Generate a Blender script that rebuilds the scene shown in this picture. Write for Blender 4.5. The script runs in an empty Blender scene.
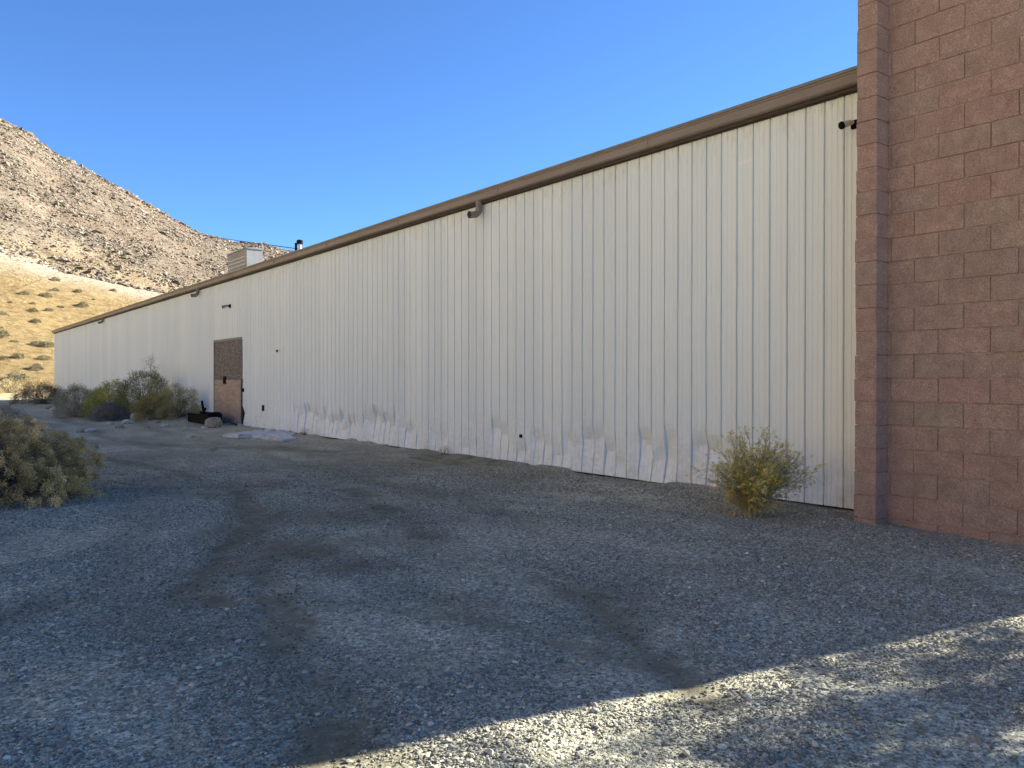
import bpy, math, numpy as np
from mathutils import Vector
rng = np.random.default_rng(7)
sc = bpy.context.scene
COL = sc.collection
F = 780.0; TH = math.radians(37.9); ST, CT = math.sin(TH), math.cos(TH); EYE = 1.30
HOR = 379.0
WX = 7.27                      # plane of the metal wall
WY0, WY1 = 3.5, 55.1           # near and far end of the metal wall
SUN_AZ = np.array([0.9775, -0.211]); SUN_EL = math.radians(25)

def gp(px, py, h=0.0):
    """ground point seen at a photo position, used only to measure the place"""
    d = (EYE - h) * F / (py - HOR); l = (px - 512) / F * d
    return (l * CT + d * ST, -l * ST + d * CT)
def wy(px, X=WX):
    z = F * X / CT / (px + 95.0)
    return (z - X * ST) / CT

# ---------------------------------------------------------------- noise
def _hash(ix, iy, s):
    n = (ix.astype(np.int64) * 374761393 + iy.astype(np.int64) * 668265263 + s * 974634777) & 0x7fffffff
    n = ((n ^ (n >> 13)) * 1274126177) & 0x7fffffff
    n = n ^ (n >> 16)
    return (n & 0xffff) / 65535.0
def vnoise(x, y, s=0):
    x = np.asarray(x, float); y = np.asarray(y, float)
    ix = np.floor(x); iy = np.floor(y); fx = x - ix; fy = y - iy
    fx = fx * fx * (3 - 2 * fx); fy = fy * fy * (3 - 2 * fy)
    a = _hash(ix, iy, s); b = _hash(ix + 1, iy, s); c = _hash(ix, iy + 1, s); d = _hash(ix + 1, iy + 1, s)
    return (a * (1 - fx) + b * fx) * (1 - fy) + (c * (1 - fx) + d * fx) * fy
def fbm(x, y, s=0, o=4):
    v = 0; a = 0.5; t = 0
    for k in range(o):
        v = v + a * vnoise(np.asarray(x) * 2 ** k + 17.3 * k, np.asarray(y) * 2 ** k - 9.1 * k, s + k); t += a; a *= .5
    return v / t
def sstep(a, b, x):
    t = np.clip((np.asarray(x, float) - a) / (b - a), 0, 1); return t * t * (3 - 2 * t)

# ---------------------------------------------------------------- object helpers
def tag(o, label=None, cat=None, group=None, kind=None):
    if label: o['label'] = label
    if cat: o['category'] = cat
    if group: o['group'] = group
    if kind: o['kind'] = kind
    return o
def empty(name, loc=(0, 0, 0), rz=0):
    o = bpy.data.objects.new(name, None); COL.objects.link(o); o.location = loc; o.rotation_euler = (0, 0, rz)
    o.empty_display_size = .1
    return o
def link(name, me, mat, parent=None):
    o = bpy.data.objects.new(name, me); COL.objects.link(o)
    if mat: me.materials.append(mat)
    if parent: o.parent = parent
    return o
class MB:
    """collects faces; numpy blocks of equal-size faces allowed"""
    def __init__(s): s.v = []; s.f = []; s.c = []; s.n = 0
    def add(s, V, Fc, col=None):
        V = np.asarray(V, float).reshape(-1, 3); Fc = np.asarray(Fc, np.int64)
        s.v.append(V); s.f.append(Fc + s.n); s.n += len(V)
        if col is None: col = (1, 1, 1)
        col = np.asarray(col, float)
        if col.ndim == 1: col = np.tile(col, (len(V), 1))
        s.c.append(col)
    def box(s, x0, x1, y0, y1, z0, z1, col=None):
        V = [(x, y, z) for z in (z0, z1) for y in (y0, y1) for x in (x0, x1)]
        s.add(V, [(0, 2, 3, 1), (4, 5, 7, 6), (0, 1, 5, 4), (2, 6, 7, 3), (0, 4, 6, 2), (1, 3, 7, 5)], col)
    def tube(s, pts, rad, n=10, col=None, cap=True):
        pts = [Vector(p) for p in pts]; V = []; Fc = []
        if not hasattr(rad, '__len__'): rad = [rad] * len(pts)
        ref = Vector((0, 0, 1))
        prev = None
        for i, p in enumerate(pts):
            t = (pts[min(i + 1, len(pts) - 1)] - pts[max(i - 1, 0)]).normalized()
            if prev is None:
                u = t.cross(ref)
                if u.length < .05: u = t.cross(Vector((1, 0, 0)))
            else: u = prev - t * prev.dot(t)
            u.normalize(); prev = u; w = t.cross(u)
            for k in range(n):
                a = 2 * math.pi * k / n
                V.append(p + (u * math.cos(a) + w * math.sin(a)) * rad[i])
        for i in range(len(pts) - 1):
            for k in range(n):
                Fc.append((i * n + k, i * n + (k + 1) % n, (i + 1) * n + (k + 1) % n, (i + 1) * n + k))
        s.add([tuple(v) for v in V], Fc, col)
        if cap and n % 2 == 0:
            b0 = s.n - len(V)
            for base in (0, (len(pts) - 1) * n):
                c = pts[0] if base == 0 else pts[-1]
                vv = [tuple(c)] + [tuple(V[base + k]) for k in range(n)]
                s.add(vv, [(0, 1 + (2 * k + 2) % n if 0 else 1 + (2 * k) % n, 1 + (2 * k + 1) % n, 1 + (2 * k + 2) % n) for k in range(n // 2)], col)
    def build(s, name, mat, parent=None, smooth=False, cols=False):
        me = bpy.data.meshes.new(name)
        V = np.concatenate(s.v)
        me.vertices.add(len(V)); me.vertices.foreach_set('co', V.astype(np.float32).ravel())
        idx = np.concatenate([f.ravel() for f in s.f]); ln = np.concatenate([np.full(len(f), f.shape[1]) for f in s.f])
        me.loops.add(len(idx)); me.loops.foreach_set('vertex_index', idx.astype(np.int32))
        me.polygons.add(len(ln)); st = np.concatenate([[0], np.cumsum(ln)[:-1]])
        me.polygons.foreach_set('loop_start', st.astype(np.int32)); me.polygons.foreach_set('loop_total', ln.astype(np.int32))
        me.polygons.foreach_set('use_smooth', np.full(len(ln), bool(smooth)))
        me.update(calc_edges=True)
        if cols:
            a = me.color_attributes.new('Col', 'FLOAT_COLOR', 'POINT')
            C = np.concatenate(s.c); C4 = np.concatenate([C, np.ones((len(C), 1))], 1)
            a.data.foreach_set('color', C4.astype(np.float32).ravel())
        me.validate()
        return link(name, me, mat, parent)
def grid_faces(nu, nv):
    i = np.arange(nu - 1)[:, None]; j = np.arange(nv - 1)[None, :]
    a = i * nv + j
    return np.stack([a, a + nv, a + nv + 1, a + 1], -1).reshape(-1, 4)
def copy_tree(o, parent=None):
    c = o.copy(); COL.objects.link(c); c.parent = parent
    for ch in list(o.children): copy_tree(ch, c)
    return c

# ---------------------------------------------------------------- materials
def mat(name, rough=.8, color=(.5, .5, .5), metal=0, spec=.5):
    m = bpy.data.materials.new(name); m.use_nodes = True
    b = m.node_tree.nodes['Principled BSDF']
    b.inputs['Base Color'].default_value = (*color, 1); b.inputs['Roughness'].default_value = rough
    b.inputs['Metallic'].default_value = metal; b.inputs['Specular IOR Level'].default_value = spec
    return m, m.node_tree, b
class NT:
    def __init__(s, t): s.t = t
    def n(s, typ, **kw):
        x = s.t.nodes.new(typ)
        for k, v in kw.items(): setattr(x, k, v)
        return x
    def l(s, a, b): s.t.links.new(a, b)
    def noise(s, vec, scale, detail=5, rough=.55, dist=0):
        x = s.n('ShaderNodeTexNoise'); x.inputs['Scale'].default_value = scale; x.inputs['Detail'].default_value = detail
        x.inputs['Roughness'].default_value = rough; x.inputs['Distortion'].default_value = dist
        s.l(vec, x.inputs['Vector']); return x.outputs['Fac']
    def voro(s, vec, scale, feat='F1', rnd=1):
        x = s.n('ShaderNodeTexVoronoi', feature=feat); x.inputs['Scale'].default_value = scale; x.inputs['Randomness'].default_value = rnd
        s.l(vec, x.inputs['Vector']); return x
    def ramp(s, fac, stops, interp='LINEAR'):
        x = s.n('ShaderNodeValToRGB'); r = x.color_ramp; r.interpolation = interp
        while len(r.elements) < len(stops): r.elements.new(.5)
        for e, (p, c) in zip(r.elements, stops):
            e.position = p; e.color = (*c, 1) if hasattr(c, '__len__') else (c, c, c, 1)
        s.l(fac, x.inputs['Fac']); return x.outputs['Color']
    def mix(s, fac, a, b, blend='MIX'):
        x = s.n('ShaderNodeMix', data_type='RGBA', blend_type=blend)
        for sock, v in ((x.inputs[0], fac), (x.inputs[6], a), (x.inputs[7], b)):
            if hasattr(v, 'links'): s.l(v, sock)
            elif hasattr(v, '__len__'): sock.default_value = (*v, 1)
            else: sock.default_value = v
        return x.outputs[2]
    def math(s, op, a, b=None, clamp=False):
        x = s.n('ShaderNodeMath', operation=op, use_clamp=clamp)
        for sock, v in ((x.inputs[0], a), (x.inputs[1], b)):
            if v is None: continue
            if hasattr(v, 'links'): s.l(v, sock)
            else: sock.default_value = v
        return x.outputs[0]
    def pos(s): return s.n('ShaderNodeNewGeometry').outputs['Position']
    def scalev(s, vec, v):
        x = s.n('ShaderNodeVectorMath', operation='MULTIPLY'); s.l(vec, x.inputs[0]); x.inputs[1].default_value = v; return x.outputs[0]
    def attr(s, name='Col'): return s.n('ShaderNodeVertexColor', layer_name=name).outputs['Color']
    def bump(s, b, h, strength, dist):
        x = s.n('ShaderNodeBump'); x.inputs['Strength'].default_value = strength; x.inputs['Distance'].default_value = dist
        s.l(h, x.inputs['Height']); s.l(x.outputs[0], b.inputs['Normal'])

def m_attr(name, rough=.85, spec=.2, bumpscale=None, bd=.002):
    m, t, b = mat(name, rough, spec=spec); n = NT(t); n.l(n.attr(), b.inputs['Base Color'])
    if bumpscale: n.bump(b, n.noise(n.pos(), bumpscale, 4), .6, bd)
    return m
M_LEAF = m_attr('leaf')
M_TWIG = m_attr('twig')
M_STONE = m_attr('stone_paint', .9, .2, 90, .003)
M_ROCK = m_attr('rock', .95, .1, 3, .1)

# ground
def m_ground():
    m, t, b = mat('gravel', .92, spec=.15); n = NT(t); p = n.pos()
    v1 = n.voro(p, 52); v2 = n.voro(p, 125); v3 = n.voro(p, 24)
    def grey(v): 
        x = n.n('ShaderNodeSeparateColor'); n.l(v.outputs['Color'], x.inputs[0]); return x.outputs[0]
    c1 = n.ramp(grey(v1), [(0, (.10, .097, .082)), (.4, (.28, .275, .235)), (.75, (.46, .45, .385)), (1, (.80, .78, .70))])
    c2 = n.ramp(grey(v2), [(0, (.10, .096, .082)), (.5, (.32, .31, .265)), (1, (.72, .70, .62))])
    c3 = n.ramp(grey(v3), [(0, (.17, .158, .145)), (.7, (.33, .31, .285)), (1, (.66, .63, .58))])
    base = n.mix(.45, c1, c2)
    big = n.ramp(n.noise(p, 30, 2), [(.54, 0), (.60, 1)])
    base = n.mix(n.math('MULTIPLY', big, .6), base, c3)
    # brown dirt patches baked into an attribute (tyre ruts, bare soil)
    dirt = n.attr('Col')
    sp = n.n('ShaderNodeSeparateColor'); n.l(dirt, sp.inputs[0])
    soil = n.ramp(n.noise(p, 14, 8, .65), [(.3, (.105, .094, .070)), (.55, (.17, .154, .118)), (.75, (.30, .275, .215))])
    pn = n.noise(p, 7, 6, .7)
    dm = n.math('MULTIPLY', sp.outputs[0], n.math('ADD', n.math('MULTIPLY', n.math('SUBTRACT', pn, .5), 2.4), 1.15), True)
    col = n.mix(dm, base, soil)
    # desert sand further out
    sand = n.ramp(n.noise(p, .7, 8, .7), [(.3, (.30, .235, .155)), (.7, (.50, .41, .29))])
    col = n.mix(sp.outputs[1], col, sand)
    tint = n.ramp(n.noise(n.scalev(p, (1, .35, 1)), 1.1, 6, .6), [(.3, (.84, .82, .68)), (.7, (1.42, 1.39, 1.16))])
    col = n.mix(1, col, tint, 'MULTIPLY')
    n.l(col, b.inputs['Base Color'])
    h = n.math('ADD', n.math('MULTIPLY', v1.outputs['Distance'], -.9), n.math('MULTIPLY', v2.outputs['Distance'], -.35))
    h = n.math('ADD', h, n.math('MULTIPLY', n.math('MULTIPLY', v3.outputs['Distance'], -1.2), big))
    h = n.math('MULTIPLY', h, n.math('SUBTRACT', 1.0, n.math('MULTIPLY', dm, .65)))
    n.bump(b, h, .75, .010)
    return m
M_GROUND = m_ground()

def m_wall():
    m, t, b = mat('painted_steel', .42, (.72, .70, .64)); n = NT(t); p = n.pos()
    sx = n.n('ShaderNodeSeparateXYZ'); n.l(p, sx.inputs[0])
    base = n.ramp(n.noise(n.scalev(p, (1, .9, .25)), 1.6, 7, .6), [(.3, (.775, .84, .835)), (.7, (.825, .888, .88))])
    # vertical streaks
    st = n.noise(n.scalev(p, (1, 22, .35)), 1.3, 4, .6)
    base = n.mix(n.ramp(st, [(.55, 0), (.8, .28)]), base, (.56, .54, .46))
    # panel to panel difference in fading, three pans to a sheet
    pid = n.math('FLOOR', n.math('DIVIDE', n.math('ADD', sx.outputs[1], .02), .208 * 3))
    wn = n.n('ShaderNodeTexWhiteNoise', noise_dimensions='1D'); n.l(pid, wn.inputs['W'])
    base = n.mix(1, base, n.ramp(wn.outputs['Value'], [(0, (.94, .95, .96)), (1, (1.03, 1.02, 1.0))]), 'MULTIPLY')
    # rust under the gutter
    top = n.math('MULTIPLY', n.math('SUBTRACT', sx.outputs[2], 3.72), 2.7, True)
    rn = n.noise(n.scalev(p, (1, 9, 2.2)), 1.8, 6, .7)
    rust = n.math('MULTIPLY', n.ramp(rn, [(.5, 0), (.72, 1)]), top)
    base = n.mix(n.math('MULTIPLY', rust, .5), base, (.40, .22, .10))
    # splash dirt low down
    low = n.math('MULTIPLY', n.math('SUBTRACT', .38, sx.outputs[2]), 2.6, True)
    dn = n.ramp(n.noise(p, 6, 8, .7), [(.45, 0), (.75, 1)])
    base = n.mix(n.math('MULTIPLY', n.math('MULTIPLY', dn, low), .6), base, (.33, .32, .30))
    # white rubbed marks, also painting in the brightness of sky-facing dents / fresh paint patch
    sc_ = n.noise(n.scalev(p, (1, 3, 5)), 3.2, 5, .75)
    lo2 = n.math('MULTIPLY', n.math('SUBTRACT', .95, sx.outputs[2]), 2.0, True)
    base = n.mix(n.math('MULTIPLY', n.math('MULTIPLY', n.ramp(sc_, [(.48, 0), (.58, 1)]), lo2), .9), base, (.88, .90, .91))
    dy = n.math('ABSOLUTE', n.math('SUBTRACT', sx.outputs[1], wy(747))); dz = n.math('ABSOLUTE', n.math('SUBTRACT', n.math('ADD', sx.outputs[2], n.math('MULTIPLY', sx.outputs[1], .1)), 3.68 + .1 * wy(747)))
    pm = n.math('MULTIPLY', n.math('LESS_THAN', dy, .13), n.math('LESS_THAN', dz, .022))
    base = n.mix(n.math('MULTIPLY', pm, .6), base, (.9, .9, .88))
    n.l(base, b.inputs['Base Color'])
    n.bump(b, n.noise(n.scalev(p, (1, 2, .8)), 2.2, 3), .5, .02)
    return m
M_WALL = m_wall()

def m_simple(name, c0, c1, scale, rough=.8, bscale=None, bd=.003, detail=6, spec=.3, metal=0, stretch=(1, 1, 1)):
    m, t, b = mat(name, rough, spec=spec, metal=metal); n = NT(t); p = n.scalev(n.pos(), stretch)
    n.l(n.ramp(n.noise(p, scale, detail, .65), [(.3, c0), (.7, c1)]), b.inputs['Base Color'])
    if bscale: n.bump(b, n.noise(p, bscale, 6, .7), .8, bd)
    return m
M_GUTTER = m_simple('brown_gutter', (.23, .185, .15), (.31, .255, .215), 3, .5, 3, .004, stretch=(1, .3, 1))
M_EAVE_SHADE = m_simple('eave_shade_brown', (.06, .045, .035), (.11, .08, .065), 8, .7)
M_TRIM = m_simple('roof_edge', (.16, .15, .14), (.26, .245, .225), 4, .4)
M_ROOF = m_simple('roof_sheet', (.35, .34, .32), (.45, .44, .42), 2, .5)
M_SPOUT = m_simple('brown_spout', (.20, .155, .13), (.32, .26, .22), 20, .55)
M_DARK = m_simple('dark_gap', (.012, .012, .012), (.03, .028, .026), 20, .9)
M_BLACK = m_simple('black_rubber', (.006, .006, .007), (.014, .014, .016), 15, .9, spec=.1)
M_CONC = m_simple('concrete', (.24, .235, .22), (.42, .41, .385), 5, .9, 30, .004)
M_GREY = m_simple('grey_unit', (.22, .22, .215), (.31, .31, .30), 2, .6)
M_GREYD = m_simple('grey_louvre', (.10, .11, .13), (.17, .18, .20), 6, .6)
M_SLAB = m_simple('pale_slab', (.45, .45, .43), (.68, .68, .66), 9, .9, 30, .006)
M_CREAM = m_simple('cream_metal', (.45, .42, .33), (.62, .58, .48), 20, .5)
M_WIRE = mat('wire_black', .6, (.015, .015, .017))[0]
M_GALV = m_simple('galvanised', (.42, .43, .44), (.6, .6, .6), 8, .4, metal=.4)
M_WHITEROCK = m_simple('pale_rubble', (.36, .34, .30), (.60, .57, .52), 12, .9, 40, .01)

def m_board():
    m, t, b = mat('weathered_board', .85, spec=.2); n = NT(t); p = n.pos()
    fine = n.ramp(n.noise(p, 26, 8, .8), [(.38, (.07, .06, .055)), (.5, (.16, .14, .125)), (.62, (.46, .42, .38))])
    n.l(fine, b.inputs['Base Color']); n.bump(b, n.noise(p, 40, 5, .7), .7, .004); return m
def m_ply():
    m, t, b = mat('stained_plywood', .85, spec=.2); n = NT(t); p = n.pos()
    sx = n.n('ShaderNodeSeparateXYZ'); n.l(p, sx.inputs[0])
    c = n.ramp(n.noise(n.scalev(p, (1, 2, 9)), 1.6, 7, .7), [(.3, (.28, .21, .165)), (.7, (.52, .42, .35))])
    g = n.ramp(n.noise(p, 9, 8, .75), [(.35, (.12, .115, .11)), (.65, (.27, .26, .25))])
    k = n.math('ADD', n.math('MULTIPLY', n.math('SUBTRACT', .72, sx.outputs[2]), 1.6), n.math('SUBTRACT', n.noise(p, 3, 6, .7), .5), True)
    n.l(n.mix(k, c, g), b.inputs['Base Color']); n.bump(b, n.noise(p, 30, 5), .5, .003); return m
M_BOARD = m_board(); M_PLY = m_ply()

def m_block():
    m, t, b = mat('split_face_block', .95, spec=.12); n = NT(t); p = n.pos()
    f = n.ramp(n.noise(p, 95, 6, .75), [(.32, .55), (.5, .97), (.66, 1.5)])
    g = n.ramp(n.noise(p, 9, 6, .6), [(.3, .84), (.7, 1.15)])
    c = n.mix(1, n.attr(), f, 'MULTIPLY'); c = n.mix(1, c, g, 'MULTIPLY')
    sp = n.ramp(n.voro(p, 70).outputs['Distance'], [(.05, 1), (.16, 0)])
    spk = n.math('MULTIPLY', sp, n.ramp(n.noise(p, 23, 2), [(.55, 0), (.62, .6)]))
    c = n.mix(spk, c, (.58, .50, .44))
    n.l(c, b.inputs['Base Color'])
    h = n.math('ADD', n.noise(p, 60, 6, .75), n.math('MULTIPLY', n.noise(p, 170, 4, .7), .4))
    n.bump(b, h, 1, .012); return m
M_BLOCK = m_block()
M_MORTAR = m_simple('mortar', (.36, .26, .22), (.50, .39, .34), 30, .95, 80, .003)

def m_hill():
    m, t, b = mat('hillside', .95, spec=.05); n = NT(t); p = n.pos()
    sp = n.n('ShaderNodeSeparateColor'); n.l(n.attr(), sp.inputs[0])
    rock = n.ramp(n.noise(p, .55, 10, .75), [(.36, (.115, .088, .062)), (.46, (.195, .155, .110)), (.58, (.28, .234, .175)), (.72, (.375, .325, .258))])
    red = n.ramp(n.noise(p, .035, 5, .6), [(.42, 0), (.62, .45)])
    rock = n.mix(red, rock, (.20, .135, .095))
    grass = n.ramp(n.noise(p, .8, 9, .7), [(.3, (.18, .125, .055)), (.55, (.33, .24, .115)), (.8, (.44, .345, .20))])
    pale = n.ramp(n.noise(p, 1.1, 8, .75), [(.35, (.24, .18, .12)), (.5, (.44, .37, .28)), (.7, (.62, .56, .47))])
    c = n.mix(sp.outputs[0], grass, rock); c = n.mix(sp.outputs[1], c, pale)
    n.l(c, b.inputs['Base Color'])
    h = n.math('ADD', n.noise(p, .5, 9, .75), n.math('MULTIPLY', n.noise(p, 2.2, 6, .7), .3))
    n.bump(b, h, 1, .9); return m
M_HILL = m_hill()

# ---------------------------------------------------------------- ground sheet
def spaced(lo, hi, a, b, fine, growth=1.13):
    core = list(np.arange(a, b, fine)); s = fine; x = core[-1]
    up = []
    while x < hi: s *= growth; x += s; up.append(x)
    s = fine; x = core[0]; dn = []
    while x > lo: s *= growth; x -= s; dn.append(x)
    return np.array(dn[::-1] + core + up)
# bare-soil patches measured from the photograph: (px, py, half width px, half height px, strength)
PATCH = [(210, 575, 34, 22, 1), (255, 523, 30, 13, .95), (300, 552, 45, 12, .95), (345, 570, 40, 10, .8), (330, 518, 60, 7, .7), (150, 480, 70, 10, .7),
         (380, 540, 50, 8, .6), (330, 465, 60, 9, .6), (120, 470, 60, 8, .6), (420, 500, 60, 9, .5), (470, 462, 60, 5, .8), (620, 618, 45, 22, .7), (575, 590, 40, 12, .55),
         (290, 660, 40, 45, .55), (340, 700, 35, 55, .6), (235, 620, 60, 18, .5), (520, 480, 30, 6, .5), (430, 610, 60, 16, .45), (300, 600, 60, 12, .5),
         (60, 445, 60, 5, .5), (180, 455, 50, 5, .6), (250, 487, 60, 6, .65), (400, 655, 60, 25, .35), (520, 660, 60, 16, .3), (110, 600, 60, 14, .35), (150, 640, 60, 14, .3)]
STROKES = [(.20, .8, [(350, 800), (315, 700), (282, 640), (262, 580), (255, 525), (235, 492), (180, 472), (100, 456)]),
           (.19, .75, [(280, 543), (310, 562), (345, 572), (395, 566)]), (.26, .8, [(310, 466), (375, 500), (420, 530), (455, 560)]),
           (.16, 1.0, [(205, 603), (212, 570), (250, 522)]), (.18, .7, [(560, 583), (620, 615), (662, 650), (700, 700)]), (.10, 1.0, [(525, 465), (470, 464), (415, 457)]),
           (.3, .6, [(40, 470), (130, 486), (250, 500), (330, 520)]), (.5, .55, [(60, 440), (200, 446), (330, 452)]), (.22, .55, [(150, 560), (60, 600), (-60, 640)]), (.16, .5, [(470, 620), (560, 640), (640, 660)])]
def ground_maps(X, Y):
    """soil mask and height for world positions"""
    d = X * ST + Y * CT; l = X * CT - Y * ST
    ok = d > 1.0; dd = np.where(ok, d, 1.0)
    wx_ = (fbm(X * 1.7, Y * 1.7, 5) - .5) ; wy_ = (fbm(X * 1.7, Y * 1.7, 9) - .5)
    soil = np.zeros_like(X)
    for (px, py, hw, hh, s) in PATCH:
        cx, cy = gp(px, py)
        dep = EYE * F / (py - HOR)
        rl = hw * dep / F; rd = hh * dep / (py - HOR)
        cd = cx * ST + cy * CT; cl = cx * CT - cy * ST
        q = ((l - cl) / rl + wx_ * 2.2) ** 2 + ((d - cd) / rd + wy_ * 2.2) ** 2
        soil = np.maximum(soil, s * np.exp(-q * .55))
    for (w, s, pl) in STROKES:
        pts = [gp(*q) for q in pl]
        jx = X + wx_ * .30 + (fbm(X * 6, Y * 6, 15) - .5) * .12; jy = Y + wy_ * .45 + (fbm(X * 6, Y * 6, 16) - .5) * .12
        best = np.full(X.shape, 1e9)
        for (ax, ay), (bx_, by_) in zip(pts[:-1], pts[1:]):
            ex, ey = bx_ - ax, by_ - ay; t = np.clip(((jx - ax) * ex + (jy - ay) * ey) / (ex * ex + ey * ey), 0, 1)
            best = np.minimum(best, (jx - ax - t * ex) ** 2 + (jy - ay - t * ey) ** 2)
        soil = np.maximum(soil, s * np.exp(-best / w ** 2) * (.42 + .78 * sstep(.25, .65, fbm(X * 2.1 + w * 9, Y * 1.6, 25))))
    # tyre tracks running from the yard toward the far end
    for (x0, y0, x1, y1, w, s) in [(3.0, 4.2, 4.6, 34, .22, .55), (4.5, 5.0, 5.9, 34, .22, .5), (1.2, 3.6, 3.3, 30, .25, .4)]:
        tx, ty = x1 - x0, y1 - y0; L = math.hypot(tx, ty)
        dist = ((X - x0) * ty - (Y - y0) * tx) / L + (fbm(Y * .35, Y * 0 + x0, 3) - .5) * 1.4
        al = sstep(-.5, 1, Y - y0) * (1 - sstep(y1 - 2, y1 + 6, Y))
        soil = np.maximum(soil, s * np.exp(-(dist / w) ** 2) * al * (.35 + 1.1 * fbm(X * .6, Y * .3, 21)))
    soil = np.clip(soil + .35 * (fbm(X * .9, Y * .5, 33) - .5) * sstep(2, 5, Y), 0, 1)
    H = (fbm(X * .5, Y * .5, 1) - .5) * .05 + (fbm(X * 2.3, Y * 2.3, 2) - .5) * .022 - soil * .018
    H += (vnoise(X * 9, Y * 9, 12) - .5) * .007
    H += .060 * np.exp(-((X - 7.24) / .16) ** 2) * sstep(.35, .7, fbm(Y * 1.7, Y * 0 + 4, 50, 4))
    H += .03 * np.exp(-((X - 6.9) / .35) ** 2) * sstep(3.0, 3.6, Y)
    far = sstep(45, 120, np.hypot(X, Y)); H = H * (1 - far) - .02 * far
    # little trench by the wall foot
    cx, cy = gp(470, 462)
    H -= .05 * np.exp(-((X - 6.75) / .16) ** 2 - ((Y - cy) / 1.6) ** 2)
    # rubble mound left of the door
    cx, cy = gp(160, 419)
    H += .20 * np.exp(-((X - cx) / .9) ** 2 - ((Y - cy) / 2.4) ** 2) * (.6 + .8 * fbm(X * 2, Y * 2, 44))
    H += .08 * np.exp(-((X - 6.5) / .5) ** 2 - ((Y - 25.6) / 1.2) ** 2) 
    sand = sstep(56, 70, Y + X * .2 + 6 * (fbm(X * .1, Y * .1, 60) - .5)); sand = np.maximum(sand, sstep(4, 16, -X + 4 * (fbm(X * .2, Y * .2, 61) - .5)))
    sand = np.maximum(sand, sstep(12, 25, -Y))
    return soil, H, sand
def ground_h(x, y):
    return float(ground_maps(np.array([float(x)]), np.array([float(y)]))[1][0])
gx = spaced(-4000, 4000, -1.5, 7.6, .045); gy = spaced(-4000, 4000, .5, 14, .05, 1.05)
GX, GY = np.meshgrid(gx, gy, indexing='ij')
soil, GH, sand = ground_maps(GX.ravel(), GY.ravel())
mb = MB(); mb.add(np.stack([GX.ravel(), GY.ravel(), GH], -1), grid_faces(len(gx), len(gy)), np.stack([soil, sand, sand * 0], -1))
g = mb.build('ground', M_GROUND, smooth=True, cols=True); tag(g, 'grey gravel yard with brown tyre ruts', 'ground', kind='structure')

# ---------------------------------------------------------------- loose gravel (nobody could count it)
def stones(N, pts, size, cols, seed, sub=1):
    r = np.random.default_rng(seed)
    phi = (1 + 5 ** .5) / 2
    iv = np.array([(-1, phi, 0), (1, phi, 0), (-1, -phi, 0), (1, -phi, 0), (0, -1, phi), (0, 1, phi), (0, -1, -phi), (0, 1, -phi), (phi, 0, -1), (phi, 0, 1), (-phi, 0, -1), (-phi, 0, 1)]) / 1.9
    fc = np.array([(0, 11, 5), (0, 5, 1), (0, 1, 7), (0, 7, 10), (0, 10, 11), (1, 5, 9), (5, 11, 4), (11, 10, 2), (10, 7, 6), (7, 1, 8), (3, 9, 4), (3, 4, 2), (3, 2, 6), (3, 6, 8), (3, 8, 9), (4, 9, 5), (2, 4, 11), (6, 2, 10), (8, 6, 7), (9, 8, 1)])
    V = iv[None] * (1 + .55 * (r.random((N, 12, 1)) - .5)) + .22 * (r.random((N, 12, 3)) - .5)
    sc_ = size[:, None, None] * np.stack([.7 + .7 * r.random(N), .7 + .6 * r.random(N), .38 + .4 * r.random(N)], -1)[:, None]
    V = V * sc_
    a = r.random(N) * 6.28; ca, sa = np.cos(a)[:, None], np.sin(a)[:, None]
    t = (r.random(N) - .5) * 1.0; ct, st = np.cos(t)[:, None], np.sin(t)[:, None]
    x, y, z = V[..., 0], V[..., 1], V[..., 2]
    x, z = x * ct - z * st, x * st + z * ct
    x, y = x * ca - y * sa, x * sa + y * ca
    V = np.stack([x, y, z], -1) + pts[:, None]
    Fc = fc[None] + (np.arange(N) * 12)[:, None, None]
    return V.reshape(-1, 3), Fc.reshape(-1, 3), np.repeat(cols, 12, 0)
def gravel():
    r = np.random.default_rng(3)
    # candidates, denser close to the viewer's part of the yard
    N = 400000
    d = 1.9 + 11.5 * r.random(N) ** 1.35; l = (r.random(N) * 2 - 1) * (.78 * d + .3)
    X = l * CT + d * ST; Y = -l * ST + d * CT
    soil, H, _ = ground_maps(X, Y)
    clump = fbm(X * 1.6, Y * 1.6, 71)
    keep = (X < 7.18) & (X > -1) & ~((X > 6.66) & (Y < 3.66)) & (r.random(N) > soil * 1.0) & (r.random(N) < .15 + 1.5 * sstep(.3, .62, clump))
    keep &= r.random(N) < .85 * (1 - sstep(8.5, 13.2, d))
    keep0 = keep; X, Y, H, d = X[keep], Y[keep], H[keep], d[keep]; N = len(X)
    size = .0024 + .0038 * r.random(N) ** 2 + .010 * (r.random(N) ** 30) + .0004 * d
    tone = .13 + .32 * r.random(N) ** 1.4 + .40 * (r.random(N) > .96) * r.random(N) + .06 * (size > .012)
    warm = r.random(N)[:, None]
    cols = tone[:, None] * (np.array([[1.06, 1.04, .88]]) * (1 - warm) + np.array([[1.20, 1.10, .80]]) * warm); cols = cols * (1 - .45 * soil[keep0][:, None])
    return stones(N, np.stack([X, Y, H + size * .25], -1), size, cols, 4)
mb = MB(); mb.add(*gravel()); o = mb.build('gravel_stones', M_STONE, cols=True); tag(o, 'loose grey gravel stones covering the yard', 'gravel', kind='stuff')

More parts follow.
